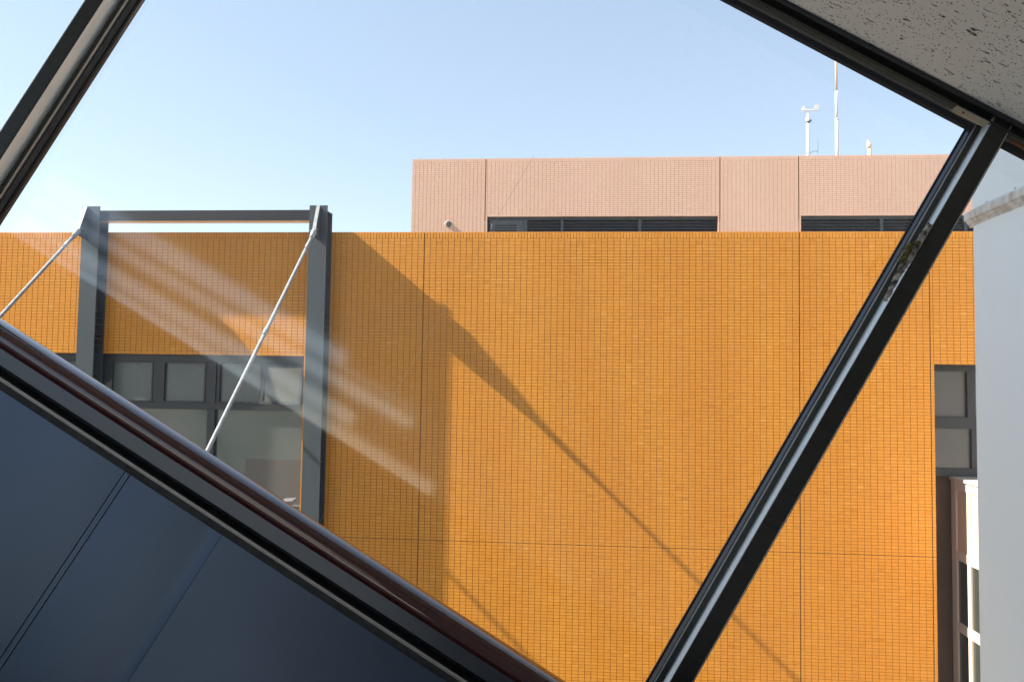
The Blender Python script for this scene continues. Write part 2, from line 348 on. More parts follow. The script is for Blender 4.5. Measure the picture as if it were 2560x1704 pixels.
# edge tiles round the openings (soffit and jambs)
mb = MB(); k = 0
x = WX0
while x < LWX: mb.box(x, min(x+.094, LWX), D+.001, D+.06, LWZ-.012, LWZ+.004, val=random.random()); x += .1
mb.build('soffit_tiles', M['tile'], ob_, fix=False); mb = MB(); x = RWX
while x < WX1: mb.box(x, min(x+.094, WX1), D+.001, D+.06, RWZ-.010, RWZ+.004, val=random.random()); x += .1
mb.build('soffit_tiles', M['tile'], ob_, fix=False)
mb = MB()
for xj in XJ: MB().box(xj-SJ/2, xj+SJ/2, D+.002, D+.0044, (RWZ if xj > RWX else WZ0), ZT-.006).build('expansion_joint', M['mortar_dark'], ob_)
mb.box(LWX, RWX, D+.0025, D+.0043, ZJ-.008, ZJ+.008)
mb.build('expansion_joint', M['mortar_dark'], ob_)
MB().box(WX0, WX1, D+.004, D+.34, ZT-.008, ZT+.006).build('parapet_capping', M['tile'], ob_)
MB().box(WX0, WX1, D+.3, 24, ZT-1.5, ZT-1.2).build('flat_roof', M['roof'], ob_)
# dark interior behind the openings
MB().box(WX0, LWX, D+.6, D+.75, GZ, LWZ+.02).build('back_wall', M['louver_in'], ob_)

# left band of windows
WY = D+.13
wl = MB(); zt = LWZ-.012
def PX(x, y, Y=WY): return at(x, y, Y)
def rect(x0, x1, y0, y1, Y=WY):
    a = PX(x0, (y0+y1)/2, Y); b = PX(x1, (y0+y1)/2, Y); c = PX((x0+x1)/2, y0, Y); d = PX((x0+x1)/2, y1, Y)
    return a.x, b.x, d.z, c.z
A_ = rect(282, 386, 902.5, 1002); B_ = rect(412, 517, 904, 1006); C_ = rect(550, 656, 906, 1008); D_ = rect(672, 757, 908, 1010)
ztop = (A_[3]+B_[3]+C_[3])/3; zbot = (A_[2]+B_[2]+C_[2])/3; zl = PX(470, 1022).z; zlb = LWB+.1
xm0, xm1 = PX(522, 1050).x, PX(541, 1050).x
mb = MB()
mb.box(WX0, LWX, WY-.05, WY+.05, ztop, zt)                      # head
mb.box(WX0, LWX, WY-.051, WY+.05, zl, zbot)                      # transom
mb.box(WX0, LWX, WY-.052, WY+.05, LWB, zlb)                      # sill
mb.box(xm0, xm1, WY-.07, WY+.05, zlb, zl)
mb.box(xm0, xm1, WY-.07, WY+.05, zbot, ztop)
mb.box(A_[1], B_[0], WY-.048, WY+.05, zbot, ztop); mb.box(B_[1], xm0, WY-.046, WY+.05, zbot, ztop)
mb.box(xm1, C_[0], WY-.046, WY+.05, zbot, ztop); mb.box(C_[1], C_[1]+.10, WY-.046, WY+.05, zbot, ztop)
mb.box(LWX-.03, LWX, WY-.053, WY+.05, zlb, zbot)
x = A_[0]
mb.box(x-.17, x, WY-.048, WY+.05, zbot, ztop)
x = A_[0]-.17-.68
for q in range(5):
    mb.box(x-.17, x, WY-.048, WY+.05, zbot, ztop); 
    if q % 2: mb.box(x-.14, x-.03, WY-.07, WY+.05, zlb, zl)
    x -= .85
wfr = mb.build('window', M['frame'], ob_, bevel=.003)
wfr['label'] = 'dark framed window band between the steel posts'
for (a, b) in ((A_[0], A_[1]), (B_[0], B_[1]), (C_[0], C_[1])) + tuple((A_[0]-.17-.68-.85*q, A_[0]-.17-.85*q) for q in range(4)):
    f2 = MB()
    for (p, q, r, s) in ((a-.004, b+.004, zbot, zbot+.022), (a-.004, b+.004, ztop-.022, ztop), (a-.004, a+.02, zbot+.022, ztop-.022), (b-.02, b+.004, zbot+.022, ztop-.022)):
        f2.box(p, q, WY-.058, WY+.02, r, s)
    f2.build('sash', M['frame'], wfr)
    MB().box(a, b, WY-.005, WY+.003, zbot, ztop).build('pane', M['pane'], wfr)
MB().box(WX0, xm0, WY-.005, WY+.003, zlb, zl).build('pane', M['pane_low'], wfr)
MB().box(xm1, LWX-.03, WY-.005, WY+.003, zlb, zl).build('pane', M['pane_low'], wfr)
# the top-hung sash that stands open
a, b = C_[1]+.11, LWX-.035
ang = math.radians(13); zc = ztop-.005
def sw(vs):
    out = []
    for (x, y, z) in vs:
        dy, dz = y-(WY-.06), z-zc
        out.append((x, (WY-.06)+dy*math.cos(ang)+dz*math.sin(ang), zc-dy*math.sin(ang)+dz*math.cos(ang)))
    return out
f2 = MB()
for (p, q, r, s) in ((a-.05, b+.03, zbot-.02, zbot+.025), (a-.05, b+.03, ztop-.04, ztop-.005), (a-.05, a, zbot+.025, ztop-.04), (b-.01, b+.03, zbot+.025, ztop-.04)):
    f2.box(p, q, WY-.085, WY-.06, r, s)
f2.v = sw(f2.v); os_ = f2.build('open_sash', M['frame'], wfr)
f2 = MB().box(a, b-.01, WY-.077, WY-.069, zbot+.025, ztop-.04); f2.v = sw(f2.v); f2.build('pane', mat('open_pane', (.10, .10, .088), .2, spec=.25), wfr)
# blind / interior seen low in the right pane
MB().box(PX(612, 1200).x, LWX-.03, WY-.0075, WY-.0055, zlb, PX(690, 1148).z).build('window_film', mat('beige_film', (.12, .11, .10), .25, spec=.4, noise=(2, .5, (.12, .12, .11), 3, (1, 1, 1))), wfr)
pp = [PX(700, 1254, WY-.01), PX(712, 1245, WY-.01), PX(742, 1243, WY-.01), PX(730, 1252, WY-.01)]
MB().quadmesh(pp+[p+Vector((0, .0015, 0)) for p in pp], [(0,1,2,3), (7,6,5,4)]+[(i, (i+1) % 4, 4+(i+1) % 4, 4+i) for i in range(4)]).build('paper_sheet', mat('pale_paper', (.45, .47, .48), .6), wfr)
MB().box(PX(698, 1262).x, LWX-.03, WY-.012, WY-.0076, PX(720, 1264).z, PX(720, 1261).z).build('film_edge', M['galv'], wfr)

# right deep opening: dark windows set back
RY = D+.55
mb = MB()
mb.box(RWX-.05, WX1, RY+.05, RY+.2, GZ, RWZ+.3)
rb = mb.build('recess_wall', M['brownwall'], ob_)
MB().box(RWX-.05, WX1, B+.3, RY+.05, RWZ+.03, RWZ+.3).build('recess_soffit', M['brownwall'], ob_)
MB().box(RWX-.12, RWX-.004, B+.3, RY+.05, GZ, RWZ+.2).build('recess_jamb', M['brownwall'], ob_)
mb = MB()
fx0 = RWX-.04; z1_ = at(2400, 918, RY).z+.06; z2_ = at(2400, 1185, RY).z
def RR(y): return at(2400, y, RY).z
fx1 = at(2414, 1000, RY).x; fx2 = at(2424, 1050, RY).x
mb.box(fx0, WX1, RY-.06, RY+.04, RR(929), z1_+.1)
mb.box(fx0, WX1, RY-.05, RY+.04, RR(1071), RR(1042))
mb.box(fx0, WX1, RY-.06, RY+.04, RR(1190), RR(1170))
mb.box(fx1, fx1+.12, RY-.055, RY+.04, RR(1042), RR(929))
mb.box(fx2, fx2+.12, RY-.055, RY+.04, RR(1170), RR(1071))
mb.box(fx1+.12+.75, fx1+.12+.87, RY-.055, RY+.04, RR(1042), RR(929)); mb.box(fx1+.87, fx1+.99, RY-.055, RY+.04, RR(1170), RR(1071))
wf2 = mb.build('window', M['frame'], ob_, bevel=.003); wf2['label'] = 'dark windows stacked two high in the deep recess beside the pale wall'
gp = mat('grey_recess_pane', (.12, .125, .125), .15, spec=.5)
MB().box(fx0, WX1, RY, RY+.008, RR(1042), RR(929)).build('pane', gp, wf2)
MB().box(fx0, WX1, RY, RY+.008, RR(1170), RR(1071)).build('pane', gp, wf2)

# ------------------------------------------------------------------ cream glazed bay standing out of the recess
BX = at(2421, 1300, D+.04).x
by0, by1 = 9.6, RY-.02
bay = empty('glazed_bay', (BX, 11, GZ), 'cream framed glazed bay with dark panes beside the pale side wall', 'bay window')
zb = at(2400, 1206, D+.1).z
def bz(y): return at(2400, y, D+.1).z
rails = [(bz(1206)-.0, bz(1222)), (bz(1388), bz(1405)), (bz(1566), bz(1588)), (bz(1745), bz(1765))]
top = bz(1206)
MB().box(BX-.05, BX+2.4, by0-.05, by1, top, top+.05).build('roof', M['cream'], bay, bevel=.004)
mb = MB()
zr = [top]; 
h = [(top-.14, top), (bz(1408), bz(1384)), (bz(1590), bz(1566)), (bz(1768), bz(1745)), (bz(1945), bz(1925))]
for (a, b) in h: mb.box(BX-.02, BX+.05, by0, by1, a, b)
yv = [D+.0, D-.75, D-1.5, D-2.25]
for y in yv: mb.box(BX-.024, BX+.05, y-.05, y+.04, 3.0, top)
mb.box(BX-.026, BX+.05, by1-.16, by1-.10, 3, top); mb.box(BX-.022, BX+.05, by1-.08, by1, 3, top)
mb.build('frame', M['cream'], bay, bevel=.003)
MB().box(BX, BX+.02, by0, by1, bz(1384), top-.14).build('infill_panel', M['creampanel'], bay)
for a, b in ((bz(1566), bz(1408)), (bz(1745), bz(1590)), (bz(1925), bz(1768)), (3.0, bz(1945))):
    MB().box(BX+.005, BX+.015, by0, by1, a, b).build('pane', M['pane_dark'], bay)
MB().box(BX+.06, BX+2.4, by0, by1, GZ, top-.01).build('core', M['brownwall'], bay)
MB().box(BX, BX+.055, by0, by1, GZ, 3.0).build('plinth', M['brownwall'], bay)

# ------------------------------------------------------------------ pink building behind
E_ = 19.0
pk = empty('pink_tiled_building', (3, E_+3, GZ), 'pale pink tiled upper building with dark louvre openings, standing behind the orange wall', 'building')
PXL = at(1030, 480, E_).x; PZT = at(1500, 394.5, E_).z; PX1 = 14.0
PJ = [at(1214, 460, E_).x, at(1800, 460, E_).x, at(1997, 460, E_).x]
L1 = (at(1218, 560, E_).x, at(1795, 560, E_).x, ZT-1.3, at(1500, 540, E_).z)
L2 = (at(2003, 560, E_).x, PX1, ZT-1.3, at(2150, 538, E_).z)
T_ = []; eg = [PXL]+PJ+[PX1]; zs2 = PZT-.1; pb = ZT-1.25; sj = .022
for i in range(4):
    a, b = eg[i]+(sj/2 if i else 0), eg[i+1]-(sj/2 if i < 3 else 0)
    T_.append(tiles(a, b, zs2, PZT, E_, tw=.05, th=.1, tilt=.004))
    if i == 1:
        T_.append(tiles(a, b, L1[3], zs2, E_)); T_.append(tiles(a, L1[0], pb, L1[3], E_)) if L1[0]-a > .03 else None
        if b-L1[1] > .03: T_.append(tiles(L1[1], b, pb, L1[3], E_))
    elif i == 3:
        T_.append(tiles(a, b, L2[3], zs2, E_)); 
        if L2[0]-a > .03: T_.append(tiles(a, L2[0], pb, L2[3], E_))
    else: T_.append(tiles(a, b, pb, zs2, E_))
tile_object('tile_cladding', T_, M['pink'], pk)
mb = MB(); Bp = E_+.0045
lt_ = min(L1[3], L2[3])
mb.box(PXL, PX1, Bp, Bp+.3, max(L1[3], L2[3])+.004, PZT-.005)
if L1[3] < L2[3]: mb.box(PXL, L2[0]-.004, Bp, Bp+.3, L1[3]+.004, L2[3]+.004)
elif L2[3] < L1[3]: mb.box(L1[1], PX1, Bp, Bp+.3, L2[3]+.004, L1[3]+.004)
mb.box(PXL, L1[0]-.003, Bp, Bp+.3, pb, L1[3]+.004 if L1[3] <= L2[3] else L1[3]+.004)
mb.box(L1[1]+.003, L2[0]-.003, Bp, Bp+.3, pb, lt_+.004)
mb.box(PXL, PXL+.3, Bp+.3, E_+8, pb, PZT-.005)
mb.build('wall', M['pmortar'], pk)
x = L1[0]; mb = MB()
while x < L1[1]: mb.box(x, min(x+.094, L1[1]), E_+.001, E_+.05, L1[3]-.006, L1[3]+.03, val=random.random()); x += .1
mb.build('soffit_tiles', M['pink'], pk, fix=False); mb = MB(); x = L2[0]
while x < PX1: mb.box(x, min(x+.094, PX1), E_+.001, E_+.05, L2[3]-.006, L2[3]+.03, val=random.random()); x += .1
mb.build('soffit_tiles', M['pink'], pk, fix=False)
mb = MB()
for k_, xj in enumerate(PJ): MB().box(xj-sj/2, xj+sj/2, E_+.002, E_+.0043, L1[3]-.12, PZT-.004).build('expansion_joint', M['mortar_dark'], pk)
MB().box(PXL-.01, PX1, E_+.003, E_+.3, PZT-.006, PZT+.008).build('parapet_capping', M['pink'], pk)
MB().box(PXL+.3, PX1, E_+.31, E_+8, PZT-.5, PZT-.35).build('flat_roof', M['roof'], pk)
def louvre(x0, x1, z0, z1, Y, posts, name, door=None):
    mb = MB()
    mb.box(x0, x1, Y-.02, Y+.06, z1-.06, z1)
    for (a, b) in posts: mb.box(a, b, Y-.05, Y+.06, z0, z1-.06)
    fr = mb.build(name, M['steel'], pk)
    s = MB(); z = z1-.10; prev = x0
    xs = [x0] + [v for p in posts for v in p] + [x1]
    while z > z0:
        for k in range(0, len(xs), 2):
            a, b = xs[k], xs[k+1]
            if door and k == 0: continue
            if b-a < .01: continue
            s.quadmesh([(a, Y-.03, z-.045), (b, Y-.03, z-.045), (b, Y+.03, z), (a, Y+.03, z), (a, Y-.03, z-.053), (b, Y-.03, z-.053), (b, Y+.03, z-.008), (a, Y+.03, z-.008)],
                       [(0,1,2,3), (7,6,5,4), (0,4,5,1), (2,6,7,3), (0,3,7,4), (1,5,6,2)])
        z -= .075
    s.build('slats', M['louver'], fr, fix=False)
    MB().box(x0, x1, Y+.08, Y+.1, z0, z1).build('backing', M['louver_in'], fr)
    return fr
lx = lambda x: at(x, 565, E_+.12).x
LY = E_+.12
lo1 = louvre(L1[0], L1[1], pb, L1[3]-.01, LY, [(lx(1310), lx(1318.5)), (lx(1402), lx(1408.5)), (lx(1595), lx(1603))], 'louvre_window', door=True)
# service door with its own small grille
MB().box(L1[0]+.05, lx(1310), LY-.01, LY+.03, pb, L1[3]-.08).build('door', mat('slate_door', (.075, .09, .105), .5), lo1)
s = MB(); z = at(1265, 563, LY).z
for k in range(12): s.box(lx(1238), lx(1292), LY-.022, LY-.012, z-.022, z); z -= .068
s.build('door_grille', M['louver_in'], lo1)
MB().box(L1[0]+.09, L1[0]+.12, LY-.05, LY-.012, at(1223, 572, LY).z, at(1223, 560, LY).z).build('door_handle', M['galv'], lo1)
louvre(L2[0], L2[1], pb, L2[3]-.01, LY, [(lx(2198), lx(2206)), (lx(2408), lx(2416)), (lx(2590), lx(2598))], 'louvre_window')
# round vent cap
vc = at(1121, 560, E_); mb = MB()
mb.tube([(vc.x, E_+.0, vc.z), (vc.x, E_-.02, vc.z), (vc.x, E_-.05, vc.z), (vc.x, E_-.07, vc.z)], [.078, .075, .062, .045], n=20)
v_ = mb.build('vent_cap', mat('vent_metal', (.10, .085, .09), .45, metal=.3), pk)
MB().tube([(vc.x-.012, E_-.001, vc.z+.008), (vc.x-.012, E_-.012, vc.z+.008)], [.086, .082], n=20).build('vent_flange', M['white'], pk)
hk = at(1050, 397, E_+.1); MB().tube([hk+Vector((-.03, 0, 0)), hk+Vector((-.025, 0, .05)), hk+Vector((.0, 0, .065)), hk+Vector((.025, 0, .04)), hk+Vector((.03, 0, 0))], .006, n=6).build('lifting_loop', M['galv'], pk)

# ------------------------------------------------------------------ instruments on the pink roof
RYY = E_+1.0; RZ = PZT-.35
def A2(x, y): return at(x, y, RYY)
q = A2(2020, 386); wv = empty('wind_sensor', (q.x, RYY, RZ), 'white propeller wind vane on a white pole, left of the tall mast on the roof', 'wind vane')
MB().tube([(q.x, RYY, RZ), (q.x, RYY, A2(2020, 307).z)], .040, n=16).build('pole', M['white'], wv)
zc_ = A2(2020, 306).z
mb = MB().lathe([(0, zc_), (.05, zc_), (.055, zc_+.03), (.045, zc_+.05), (.045, zc_+.14), (.03, zc_+.18), (.018, zc_+.24), (.0, zc_+.25)], q.x, RYY, n=20)
mb.build('sensor_body', M['white'], wv)
MB().tube([(q.x+.035, RYY-.03, zc_+.035), (q.x+.08, RYY-.03, zc_+.035)], .028, n=12).build('junction_box', M['steel'], wv)
MB().tube([(q.x, RYY, zc_-.005), (q.x, RYY, zc_+.018)], .060, n=20).build('clamp', M['steel'], wv)
zb_ = A2(2020, 276.5).z
xa_, xb_ = A2(2010, 277).x, A2(2045, 277).x
mb = MB().tube([(xa_-.03, RYY, zb_+.03), (xa_, RYY, zb_+.02), (xa_+.08, RYY, zb_), (xb_-.12, RYY, zb_+.004), (xb_-.03, RYY, zb_+.01)], [.012, .028, .026, .018, .01], n=12)
mb.build('vane_body', M['white'], wv)
MB().tube([(q.x, RYY, zc_+.22), (q.x, RYY, zb_)], .014, n=10).build('spindle', M['white'], wv)
f_ = [(xb_-.16, zb_-.005), (xb_-.02, zb_-.012), (xb_+.005, zb_+.02), (xb_+.035, zb_+.15), (xb_-.05, zb_+.165), (xb_-.075, zb_+.13), (xb_-.12, zb_+.03)]
MB().prism(f_, 1, RYY-.006, RYY+.006).build('tail_fin', M['white'], wv)
pr = MB()
for k in range(3):
    a_ = k*2.094+.5; c_ = Vector((xa_-.035, RYY, zb_+.035)); d_ = Vector((.15, math.cos(a_), math.sin(a_))).normalized(); n_ = Vector((0, -math.sin(a_), math.cos(a_)))*.014+Vector((.012, 0, 0))
    p = [c_-n_*.5, c_+n_*.5, c_+d_*.09+n_*1.4, c_+d_*.11, c_+d_*.09-n_*1.2]; e_ = Vector((.004, 0, 0))
    pr.quadmesh([v+e_ for v in p]+[v-e_ for v in p], [(0,1,2,3,4), (9,8,7,6,5)]+[(i, (i+1) % 5, 5+(i+1) % 5, 5+i) for i in range(5)])
pr.build('propeller', M['white'], wv)
MB().tube([A2(2025, 384), A2(2030, 379.5), A2(2036, 378), A2(2044, 378.3)], .013, n=8).build('bracket_arm', M['white'], wv)
MB().tube([A2(2045, 386), A2(2045, 348)], .004, n=6).build('whip_aerial', M['galv'], wv)
q = A2(2092.5, 386); ms = empty('mast', (q.x, RYY, RZ), 'tall thin white mast with an ochre top section on the pink roof', 'mast')
z1, z2 = A2(2092, 300).z, A2(2092, 228).z
MB().tube([(q.x, RYY, RZ), (q.x, RYY, z1)], .041, n=16).build('lower_tube', M['mast'], ms)
MB().tube([(q.x-.004, RYY, z1), (q.x-.004, RYY, z2)], .035, n=16).build('middle_tube', M['mast'], ms)
MB().tube([(q.x-.006, RYY, z2), (q.x-.006, RYY, z2+.9), (q.x-.006, RYY, z2+1.3)], [.031, .029, .01], n=16).build('top_tube', M['rust'], ms)
MB().tube([(q.x, RYY, z1-.03), (q.x, RYY, z1+.03)], .045, n=16).build('collar', M['mast'], ms)
q = A2(2174, 386); ch = empty('vent_pipe', (q.x, RYY, RZ), 'short beige vent pipe with a small white cap, right of the tall mast', 'pipe')
MB().tube([(q.x, RYY, RZ), (q.x, RYY, A2(2174, 360).z)], .045, n=16).build('stack', M['beige'], ch)
zz = A2(2174, 360).z
MB().tube([(q.x-.015, RYY, A2(2174, 370).z), (q.x-.015, RYY, zz+.02)], .056, n=16).build('cap', M['cream'], ch)
MB().tube([(q.x-.03, RYY, zz+.02), (q.x-.03, RYY, zz+.09)], .028, n=12).build('spigot', M['white'], ch)

# ------------------------------------------------------------------ steel goal-post frame and its tie rods
YF = D-PE
fl = empty('steel_support_frame', (-6, D-.14, GZ), 'dark grey steel posts joined by a crossbeam with sloping pale tie rods', 'steel frame')
zt_ = at(228, 515.5, YF).z; zb1, zb0 = at(500, 524.8, YF).z, at(500, 551, YF).z
posts = []
for (xa, xb, ya) in ((206.6, 249.2, 520), (774, 818.5, 520)):
    x0, x1 = at(xa, ya, YF).x, at(xb, ya, YF).x; posts.append((x0, x1))
    zt2 = zt_-.075; c_ = (x0+x1)/2; t = .02
    mb = MB()
    mb.box(x0, x1, YF, YF+t, GZ, zt_)                        # front flange
    mb.box(x0, x1, D-.035, D-.015, GZ, zt2)                   # back flange
    mb.box(c_-.012, c_+.012, YF+t, D-.035, GZ, zt2)           # web
    for zz in [zt2-.01-i*1.02 for i in range(9)]: mb.box(x0+.004, x1-.004, YF+t, D-.035, zz-.012, zz)
    for zz in [ZT-1.35-i*.115 for i in range(6)]: mb.box(c_+.012, x1-.006, YF+t, D-.035, zz-.010, zz)
    mb.build('post', M['steel'], fl)
xl, xr = posts[0][1], posts[1][0]
cl, cr_ = (posts[0][0]+posts[0][1])/2+.012, (posts[1][0]+posts[1][1])/2-.012
mb = MB(); yc0, yc1 = YF+.022, D-.037
mb.box(cl, cr_, yc0, yc0+.012, zb0, zb1-.0); mb.box(cl, cr_, yc0+.012, yc1, zb1-.014, zb1); mb.box(cl, cr_, yc1-.012, yc1, zb0+.014, zb1-.014)
mb.build('crossbeam', M['steel_dark'], fl)
MB().box(cl, cr_, yc0+.012, yc1, zb0+.001, zb0+.014).build('beam_soffit', M['galv'], fl)
RODS = []
for (x0, x1), pin, top_, lo in ((posts[0], (203, 569), (215, 517), (0, 805)), (posts[1], (783, 571), (794, 517), (510, 1128))):
    c_ = (x0+x1)/2; xr_ = x0+.045
    P = at(pin[0], pin[1], YF-.20); tpz = zt_-.02
    xr_ = at(top_[0], top_[1], YF).x+.03
    gz0 = at(pin[0], 600, YF).z
    prof = [(YF, tpz), (YF-.045, tpz), (YF-.22, P.z-.03), (YF-.20, P.z-.13), (YF, gz0)]
    g_ = MB().prism(prof, 0, xr_-.012, xr_+.012).build('gusset_plate', M['steel'], fl, bevel=.002)
    e = MB()                        # pale edge strip along the gusset
    a = Vector((xr_, YF-.045, tpz)); b = Vector((xr_, YF-.22, P.z-.03)); n = Vector((0, -(b-a).z, (b-a).y)).normalized()*-.012
    if n.y > 0: n = -n
    e.quadmesh([(xr_-.028, a.y, a.z), (xr_+.028, a.y, a.z), (xr_+.028, b.y, b.z), (xr_-.028, b.y, b.z)]+[(xr_-.028, a.y+n.y, a.z+n.z), (xr_+.028, a.y+n.y, a.z+n.z), (xr_+.028, b.y+n.y, b.z+n.z), (xr_-.028, b.y+n.y, b.z+n.z)],
               [(0,1,2,3), (7,6,5,4), (0,4,5,1), (1,5,6,2), (2,6,7,3), (3,7,4,0)])
    e.build('gusset_flange', M['galv'], fl)
    dr = Vector((0, -1, -.962)).normalized()
    s = Vector((xr_, YF-.20, P.z-.05))
    k_ = MB().tube([s-dr*.06, s+dr*.02, s+dr*.20], [.042, .048, .034], n=14).build('clevis', M['galv'], fl)
    MB().tube([s+Vector((-.062, 0, 0)), s+Vector((.062, 0, 0))], .026, n=10).build('pin', M['steel_dark'], fl)
    end = s+dr*((s.y-4.6)/-dr.y)
    MB().tube([s+dr*.18, s+dr*.5], .027, n=14).build('rod_thread', M['galv'], fl)
    MB().tube([s+dr*.45, end], .025, n=16).build('tie_rod', M['galv'], fl)
    MB().tube([s+dr*2.4, s+dr*2.56], .032, n=14).build('turnbuckle', M['galv'], fl)
    RODS.append(end)
    # back stay behind the parapet
    zq = zt2-.42
    MB().box(c_-.006+.0, c_+.006+.12, D-.015, D+.22, zq-.14, zq+.0).build('stay_plate', M['galv'], fl)
    MB().tube([(c_+.10, D+.12, zq-.07), (c_+.12, D+3.4, zq-2.1)], .022, n=10).build('back_stay', M['steel'], fl)
# the canopy the rods hold up, below the view
cz = min(RODS[0].z, RODS[1].z)
cn = empty('entrance_canopy', (-6, 6, cz), 'flat grey steel canopy hung from the tie rods below the window', 'canopy')
MB().box(posts[0][0]-.6, posts[1][1]+.5, 4.4, 9.6, cz-.3, cz-.05).build('deck', M['steel'], cn)

# ------------------------------------------------------------------ pale painted side wall, its left face running towards the viewer
WC = at(2435, 900, 7.0); wz = at(2431, 548, 7.0).z
cl_ = empty('pale_side_wall', (WC.x, WC.y, GZ), 'tall pale blue painted wall with a weathered stained ledge, at the right edge', 'wall')
WD = Vector((-.045, -1, 0)).normalized(); WN = Vector((-1, .045, 0)).normalized(); LEN = 4.2
def wp(a, o, z): v = Vector((WC.x, WC.y, 0)) + WD*a + WN*o; return (v.x, v.y, z)
def slab(mb, a0, a1, o0, o1, z0, z1):
    vs = [wp(a, o, z) for z in (z0, z1) for o in (o0, o1) for a in (a0, a1)]
    return mb.quadmesh(vs, [(0,2,3,1), (4,5,7,6), (0,1,5,4), (2,6,7,3), (0,4,6,2), (1,3,7,5)])
slab(MB(), 0, LEN, -3, 0, GZ, wz-.03).build('lower_wall', M['column'], cl_, bevel=.03)
slab(MB(), .02, LEN, -3, .012, wz+.02, wz+5).build('upper_wall', M['column'], cl_, bevel=.02)
prof = [(-.05, -.07), (.002, -.07), (.008, -.055), (.028, -.035), (.034, -.02), (.050, -.012), (.054, .045), (.048, .055), (.010, .078), (-.05, .08)]
n = 150; vs = []; m = len(prof)
for i in range(n+1):
    a = -.035 + (LEN+.03)*i/n
    for (o, z) in prof:
        w_ = .0025*math.sin(a*9)+.0015*math.sin(a*23+1)+random.uniform(-.0015, .0015)
        vs.append(wp(a, o+w_*(1 if o > .02 else .3), wz+z*(1+.10*i/n)+.003*math.sin(a*6)+random.uniform(-.002, .002)))
MB().quadmesh(vs, [(i*m+j, i*m+(j+1) % m, (i+1)*m+(j+1) % m, (i+1)*m+j) for i in range(n) for j in range(m)]+[tuple(range(m)), tuple(range(n*m+m-1, n*m-1, -1))]).build('ledge', M['ledge'], cl_)
for k in range(5):
    a = [.35, .8, 1.05, 1.3, 1.7][k]; p = Vector(wp(a, .035, wz+.068)); mb = MB()
    for j in range(7):
        d_ = Vector((random.uniform(-1, 1), random.uniform(-1, 1), random.uniform(.6, 1.6))).normalized()*random.uniform(.012, .03); e_ = Vector((-d_.y, d_.x, 0)).normalized()*.003
        mb.quadmesh([p-e_, p+e_, p+d_], [(0, 1, 2)])
    mb.build('weed', M['moss'], cl_, fix=False)

# ------------------------------------------------------------------ unseen block added outside the view to shade the tube and pale side wall
tb = empty('shade_block', (-30, -3, GZ), 'added unseen block that shades the tube and pale wall, beyond the left edge of the view', 'building')
mb = MB().box(-36, -26, -8, 3.6, GZ, 42).build('wall', M['concrete'], tb)
for zf in range(3, 40, 4):
    for yy in range(-7, 3, 3): MB().box(-26.0, -25.94, yy, yy+1.5, zf, zf+1.8).build('window', M['pane_dark'], tb)

# ================================================================== THE SLOPING TUBE  (frame: x down the slope, y away from the viewer, z square to the slope)
T0, T1 = -9.0, 9.0
YG = 2.285
# ---- ceiling
_, pc = tp(2180, 113, 2.165)
def pat(py, Y, px=2180): return tp(px, py, Y)[1]
def slope_obj(name, mb, material, **kw):
    ob = mb.build(name, material, org=(0, 0, 0), **kw); ob.location = CAM; ob.rotation_euler = (0, A30, 0); return ob
ce = slope_obj('ceiling', MB().box(T0, T1, -1.3, 2.165, pc, pc+.03), M['ceiling']); tag(ce, kind='structure')
rf = slope_obj('tube_roof', MB().box(T0, T1, -1.45, 2.45, pc+.15, pc+.3), M['alu_dark']); tag(rf, kind='structure')
# ---- window wall towards the orange building
ww = empty('sloping_window', (0, YG, -.9), 'dark framed sloping window whose clear panes look out on the orange wall', 'window', slope=True)
def tpx(px, py, Y): return tp(px, py, Y)[0]
# mullion centres from the photo
LEAN = -.045; PREF = 1.17       # the glazing leans: its foot stands a little further in than its head
tR = (tpx(2107, 955.2, 2.155)+tpx(2161, 955.2, 2.155))/2
tL = (tpx(62, 225, 2.135)+tpx(118.8, 225, 2.135))/2
sp = tR-tL
pB, pT = -.98, pat(209, YG)
hw = (tpx(2161, 955.2, 2.155)-tpx(2107, 955.2, 2.155))/2
Q = lambda prof, c: [(c+a, b) for a, b in prof]
yf, yr = 2.190, 2.25
for c in (tL-sp, tL, tR, tR+sp):
    pr = [(-hw+.002, yf), (hw-.002, yf), (hw, yf+.002), (hw, yr), (hw+.017, yr), (hw+.017, yr+.021), (hw+.0205, yr+.021), (hw+.0205, YG), (hw-.018, YG+.01), (hw-.018, 2.36), (-hw+.018, 2.36), (-hw+.018, YG+.01), (-hw-.0205, YG), (-hw-.0205, yr+.021), (-hw-.017, yr+.021), (-hw-.017, yr), (-hw, yr), (-hw, yf+.002)]
    m_ = MB().prism(Q(pr, c), 2, pB, pc).build('mullion', M['alu_dark'], ww)
    for s in (-1, 1):
        MB().box(*sorted((c+s*(hw+.0006), c+s*(hw+.0022))), yf+.002, yr-.0005, pB, pT+.03).build('reveal_strip', M['alu_light'], m_)
        MB().box(*sorted((c+s*(hw+.0022), c+s*(hw+.0165))), yr-.002, yr-.0004, pB, pT+.03).build('stop_bead', M['alu_grey'], m_)
        MB().box(*sorted((c+s*(hw+.0172), c+s*(hw+.0200))), yr-.004, yr+.02, pB, pT+.03).build('bead_edge', M['alu_line'], m_)
        gr = MB(); n = 260; prof = []
        x0, x1 = c+s*(hw+.0206), c+s*(hw+.0275)
        cs = [(0, yr+.006), (.25, yr+.004), (.5, yr+.008), (1.0, yr+.022), (1.0, YG-.0005), (0, YG-.0005)]
        gr.prism([(x0+(x1-x0)*u, v) for u, v in cs], 2, pB, pT+.03)
        gr.build('gasket', M['rubber'], m_)
        MB().box(*sorted((x1-s*.001, x1+s*.0035)), YG-.008, YG+.003, pB, pT+.03).build('glazing_edge', M['gasket'], m_)
